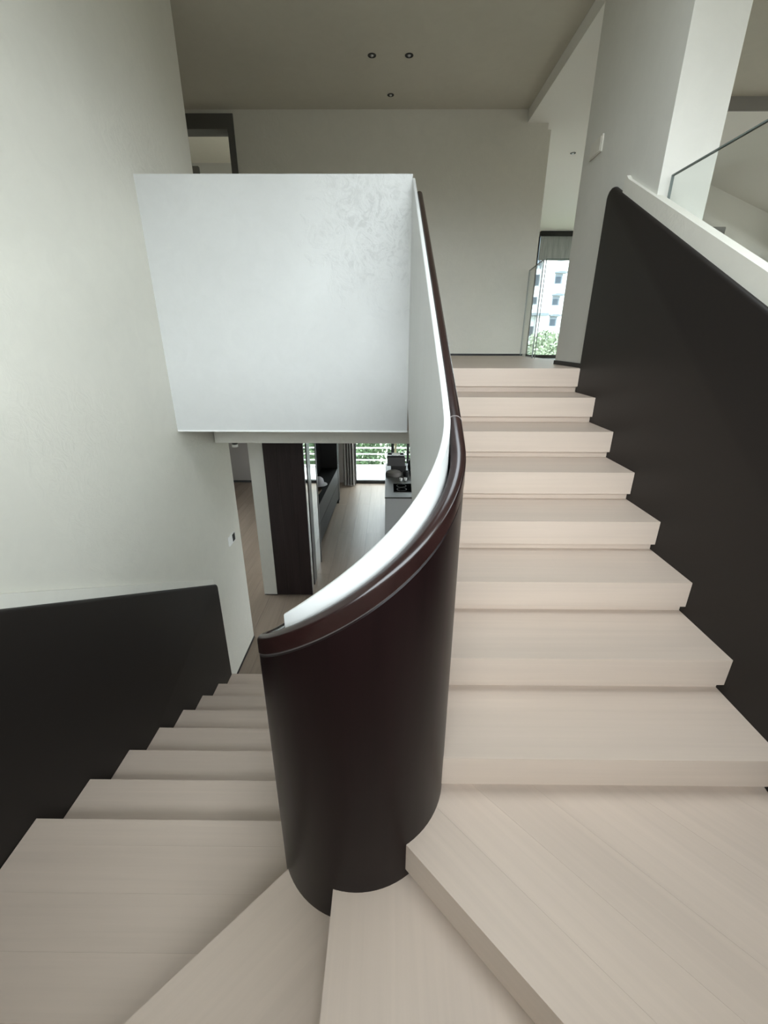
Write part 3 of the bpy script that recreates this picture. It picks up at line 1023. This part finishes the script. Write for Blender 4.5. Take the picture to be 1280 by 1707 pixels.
bm = bmesh.new(); add_box(bm, -0.168, 0.168, -0.103, 0.123, 0.12, 0.165); finish('box_lid', bm, plain('grey_box_lid', (0.135, 0.13, 0.128), 0.6), t, bev=0.005)
t = thing('serving_tray', 'black tray on top of the grey box', 'tray', (0.155, 7.87, 1.19))
bm = bmesh.new(); add_box(bm, -0.15, 0.15, -0.11, 0.11, 0.0, 0.008); finish('tray_base', bm, M_BLACK, t, bev=0.002)
bm = bmesh.new()
for a in ((-0.16, -0.145, -0.12, 0.12), (0.145, 0.16, -0.12, 0.12), (-0.145, 0.145, -0.12, -0.105), (-0.145, 0.145, 0.105, 0.12)):
    add_box(bm, a[0], a[1], a[2], a[3], 0.0, 0.03)
finish('tray_rim', bm, M_BLACK, t)
tag(lathe('dish', [(0, 0.006), (0.05, 0.008), (0.075, 0.022), (0.08, 0.024), (0.078, 0.018), (0.05, 0.0), (0, 0)], (0.16, 7.87, 1.199), M_WHITE),
    'small white dish lying in the black tray', 'dish')
def cup(x, y, h, r, m, label, cat, grp=None, name='cup'):
    o = lathe(name, [(0, 0.004), (r*0.7, 0.004), (r*0.92, h), (r, h), (r*0.98, h*0.5), (r*0.75, 0), (0, 0)], (x, y, 0.90), m)
    return tag(o, label, cat, grp)
cup(0.24, 7.25, 0.05, 0.028, M_WHITE, 'left small white cup on the counter behind the cooktop', 'cup')
cup(0.32, 7.27, 0.05, 0.028, M_WHITE, 'right small white cup on the counter behind the cooktop', 'cup')
cup(0.335, 7.52, 0.10, 0.055, M_BLACK, 'left dark pot on the counter in front of the boxes', 'pot', None, 'dark_pot')
cup(0.455, 7.55, 0.11, 0.055, M_BLACK, 'right dark pot on the counter in front of the boxes', 'pot', None, 'dark_pot')
tag(lathe('dark_vase', [(0, 0), (0.045, 0), (0.062, 0.08), (0.05, 0.18), (0.03, 0.22), (0.035, 0.25), (0.03, 0.25), (0.024, 0.22), (0, 0.2)], (0.44, 7.86, 0.90), M_BLACK),
    'dark vase on the counter right of the stacked boxes', 'vase')
M_POUF = plain('taupe_cloth', (0.20, 0.185, 0.175), 0.9)
tag(lathe('cloth_bag', [(0, 0), (0.14, 0), (0.15, 0.025), (0.13, 0.07), (0.07, 0.095), (0, 0.10)], (0.115, 7.58, 0.90), M_POUF),
    'soft round taupe cloth bag lying on the counter before the dark box', 'bag')

# ------------------------------------------------------------------ outside
M_DECK = plain('white_balcony', (0.78, 0.78, 0.77), 0.6)
struct(box('floor_balcony', -4.6, 4.6, 10.05, 11.45, -0.3, -0.03, M_DECK))
struct(box('trim_6', -4.6, 4.6, 11.36, 11.45, -0.022, 0.03, M_DECK))
rl = thing('balcony_railing', 'white horizontal bar railing along the balcony outside the garden window', 'railing', (0.0, 11.42, 0.03))
M_RW = plain('white_railing', (0.85, 0.86, 0.85), 0.4)
for z in (0.165, 0.33, 0.50, 0.665, 0.83, 1.0):
    bm = bmesh.new(); add_box(bm, -4.5, 4.5, -0.015, 0.015, z-0.042, z-0.014)
    finish('rail_bar', bm, M_RW, rl, bev=0.004)
for x in (-4.4, -2.2, 1.6, 4.4):
    bm = bmesh.new(); add_box(bm, x-0.02, x+0.02, 0.016, 0.04, 0, 1.0)
    finish('rail_post', bm, M_RW, rl)

def leafmat(name, c0, c1):
    m, n, l, b = newmat(name)
    mp = mapping(n, l, (1, 1, 1))
    k = noise(n, l, mp.outputs[0], 3.2, 4, 0.7)
    r = ramp(n, l, k.outputs[0], [(0.35, c0), (0.65, c1)])
    l.new(r.outputs[0], b.inputs['Base Color'])
    b.inputs['Roughness'].default_value = 0.6
    return m
M_LEAF = leafmat('dark_hedge_leaf', (0.05, 0.105, 0.045), (0.17, 0.27, 0.13))
M_LEAF2 = leafmat('pale_tree_leaf', (0.15, 0.20, 0.12), (0.34, 0.40, 0.28))
M_BARK = plain('bark', (0.12, 0.09, 0.07), 0.9)
def plant(name, label, cat, c, rad, n, size, mat, ground, grp=None):
    rnd = random.Random(int(c[0]*100 + c[1]*10))
    t = thing(name, label, cat, (c[0], c[1], ground), grp)
    vs, fs = [], []
    for i in range(n):
        while True:
            p = Vector((rnd.uniform(-1, 1), rnd.uniform(-1, 1), rnd.uniform(-1, 1)))
            if 0.25 < p.length < 1:
                break
        p = Vector((p.x*rad[0], p.y*rad[1], p.z*rad[2] + c[2] - ground))
        d = Vector((rnd.gauss(0, 1), rnd.gauss(0, 1), rnd.gauss(0, 1))).normalized()
        e = d.cross(Vector((rnd.gauss(0, 1), rnd.gauss(0, 1), rnd.gauss(0, 1)))).normalized()
        s = size*rnd.uniform(0.6, 1.3)
        k = len(vs)
        vs += [p - d*s, p + e*s*0.45, p + d*s, p - e*s*0.45]
        fs.append((k, k+1, k+2, k+3))
    me = bpy.data.meshes.new('foliage')
    me.from_pydata(vs, [], fs)
    o = link('foliage', me, mat, t)
    o['kind'] = 'stuff'
    bm = bmesh.new()
    h = c[2] - ground
    add_lathe(bm, [(rad[0]*0.09, 0), (rad[0]*0.06, h*0.6), (rad[0]*0.02, h + rad[2]*0.6)], (0, 0, 0), 8)
    finish('stem', bm, M_BARK, t, smooth=True)
    return t
struct(box('ground', -30, 60, 11.5, 60, -6.2, -6.0, plain('outside_ground', (0.18, 0.2, 0.14), 0.9)))
HB = [(-0.92, 14.2, 'leafy garden shrub behind the railing, left half of the garden window'),
      (0.84, 14.3, 'leafy garden shrub behind the railing, beside the black mullion and counter boxes')]
for x, y, lb in HB:
    plant('garden_shrub', lb, 'shrub', (x, y, 0.0), (0.88, 0.8, 2.4), 4800, 0.085, M_LEAF, -6.0, 'shrubs behind the balcony railing')
plant('garden_tree', 'pale green leafy tree crown outside the corridor window', 'tree', (5.9, 17.5, 2.35), (0.95, 0.9, 1.25), 4200, 0.085, M_LEAF2, -6.0)

M_BW = plain('white_render', (0.82, 0.84, 0.86), 0.8)
M_BWL = plain('pale_blue_render', (0.70, 0.77, 0.80), 0.8)
M_BWIN = plain('blue_grey_window', (0.035, 0.05, 0.07), 0.4, spec=0.2)
M_BFR = plain('window_surround', (0.12, 0.15, 0.18), 0.5)
ab = thing('apartment_building', 'white apartment block with grey windows outside the corridor window', 'building', (9.0, 27.0, -6.0))
def abx(name, x0, x1, y0, y1, z0, z1, m, par=None):
    return ch(box(name, x0, x1, y0, y1, z0, z1, m), ab)
abx('main_wall', 7.85, 16.0, 25.0, 31.0, -6.0, 14.0, M_BW)
abx('side_wing', 5.0, 7.83, 25.35, 31.0, -6.0, 14.0, M_BWL)
for z0, z1 in ((2.8, 3.33), (3.89, 4.35), (4.89, 5.31), (5.89, 6.33), (6.91, 7.41), (7.9, 8.4)):
    wfr = abx('window', 8.50, 8.88, 24.97, 25.02, z0, z1, M_BFR)
    bp = box('pane', 8.54, 8.80, 24.955, 24.968, z0 + 0.03, z1 - 0.12, M_BWIN)
    bp.parent = wfr
    abx('window_ledge', 8.45, 9.05, 24.80, 24.999, z1 + 0.03, z1 + 0.10, M_BFR)
    abx('air_conditioner', 8.62, 8.98, 24.80, 24.998, z1 + 0.12, z1 + 0.36, plain('ac_shell', (0.6, 0.63, 0.66), 0.5))
for z0, z1 in ((3.4, 3.9), (4.97, 5.31), (5.83, 6.35), (6.75, 7.5)):
    wfr = abx('window', 7.55, 7.80, 25.30, 25.348, z0, z1, M_BFR)
    bp = box('pane', 7.58, 7.77, 25.28, 25.299, z0 + 0.03, z1 - 0.03, M_BWIN)
    bp.parent = wfr
for x in (7.6, 7.75):
    abx('downpipe', x, x + 0.05, 25.22, 25.27, 6.6, 14.0, M_BFR)
abx('floor_band', 7.2, 8.35, 24.7, 25.34, 4.40, 4.52, M_BFR)
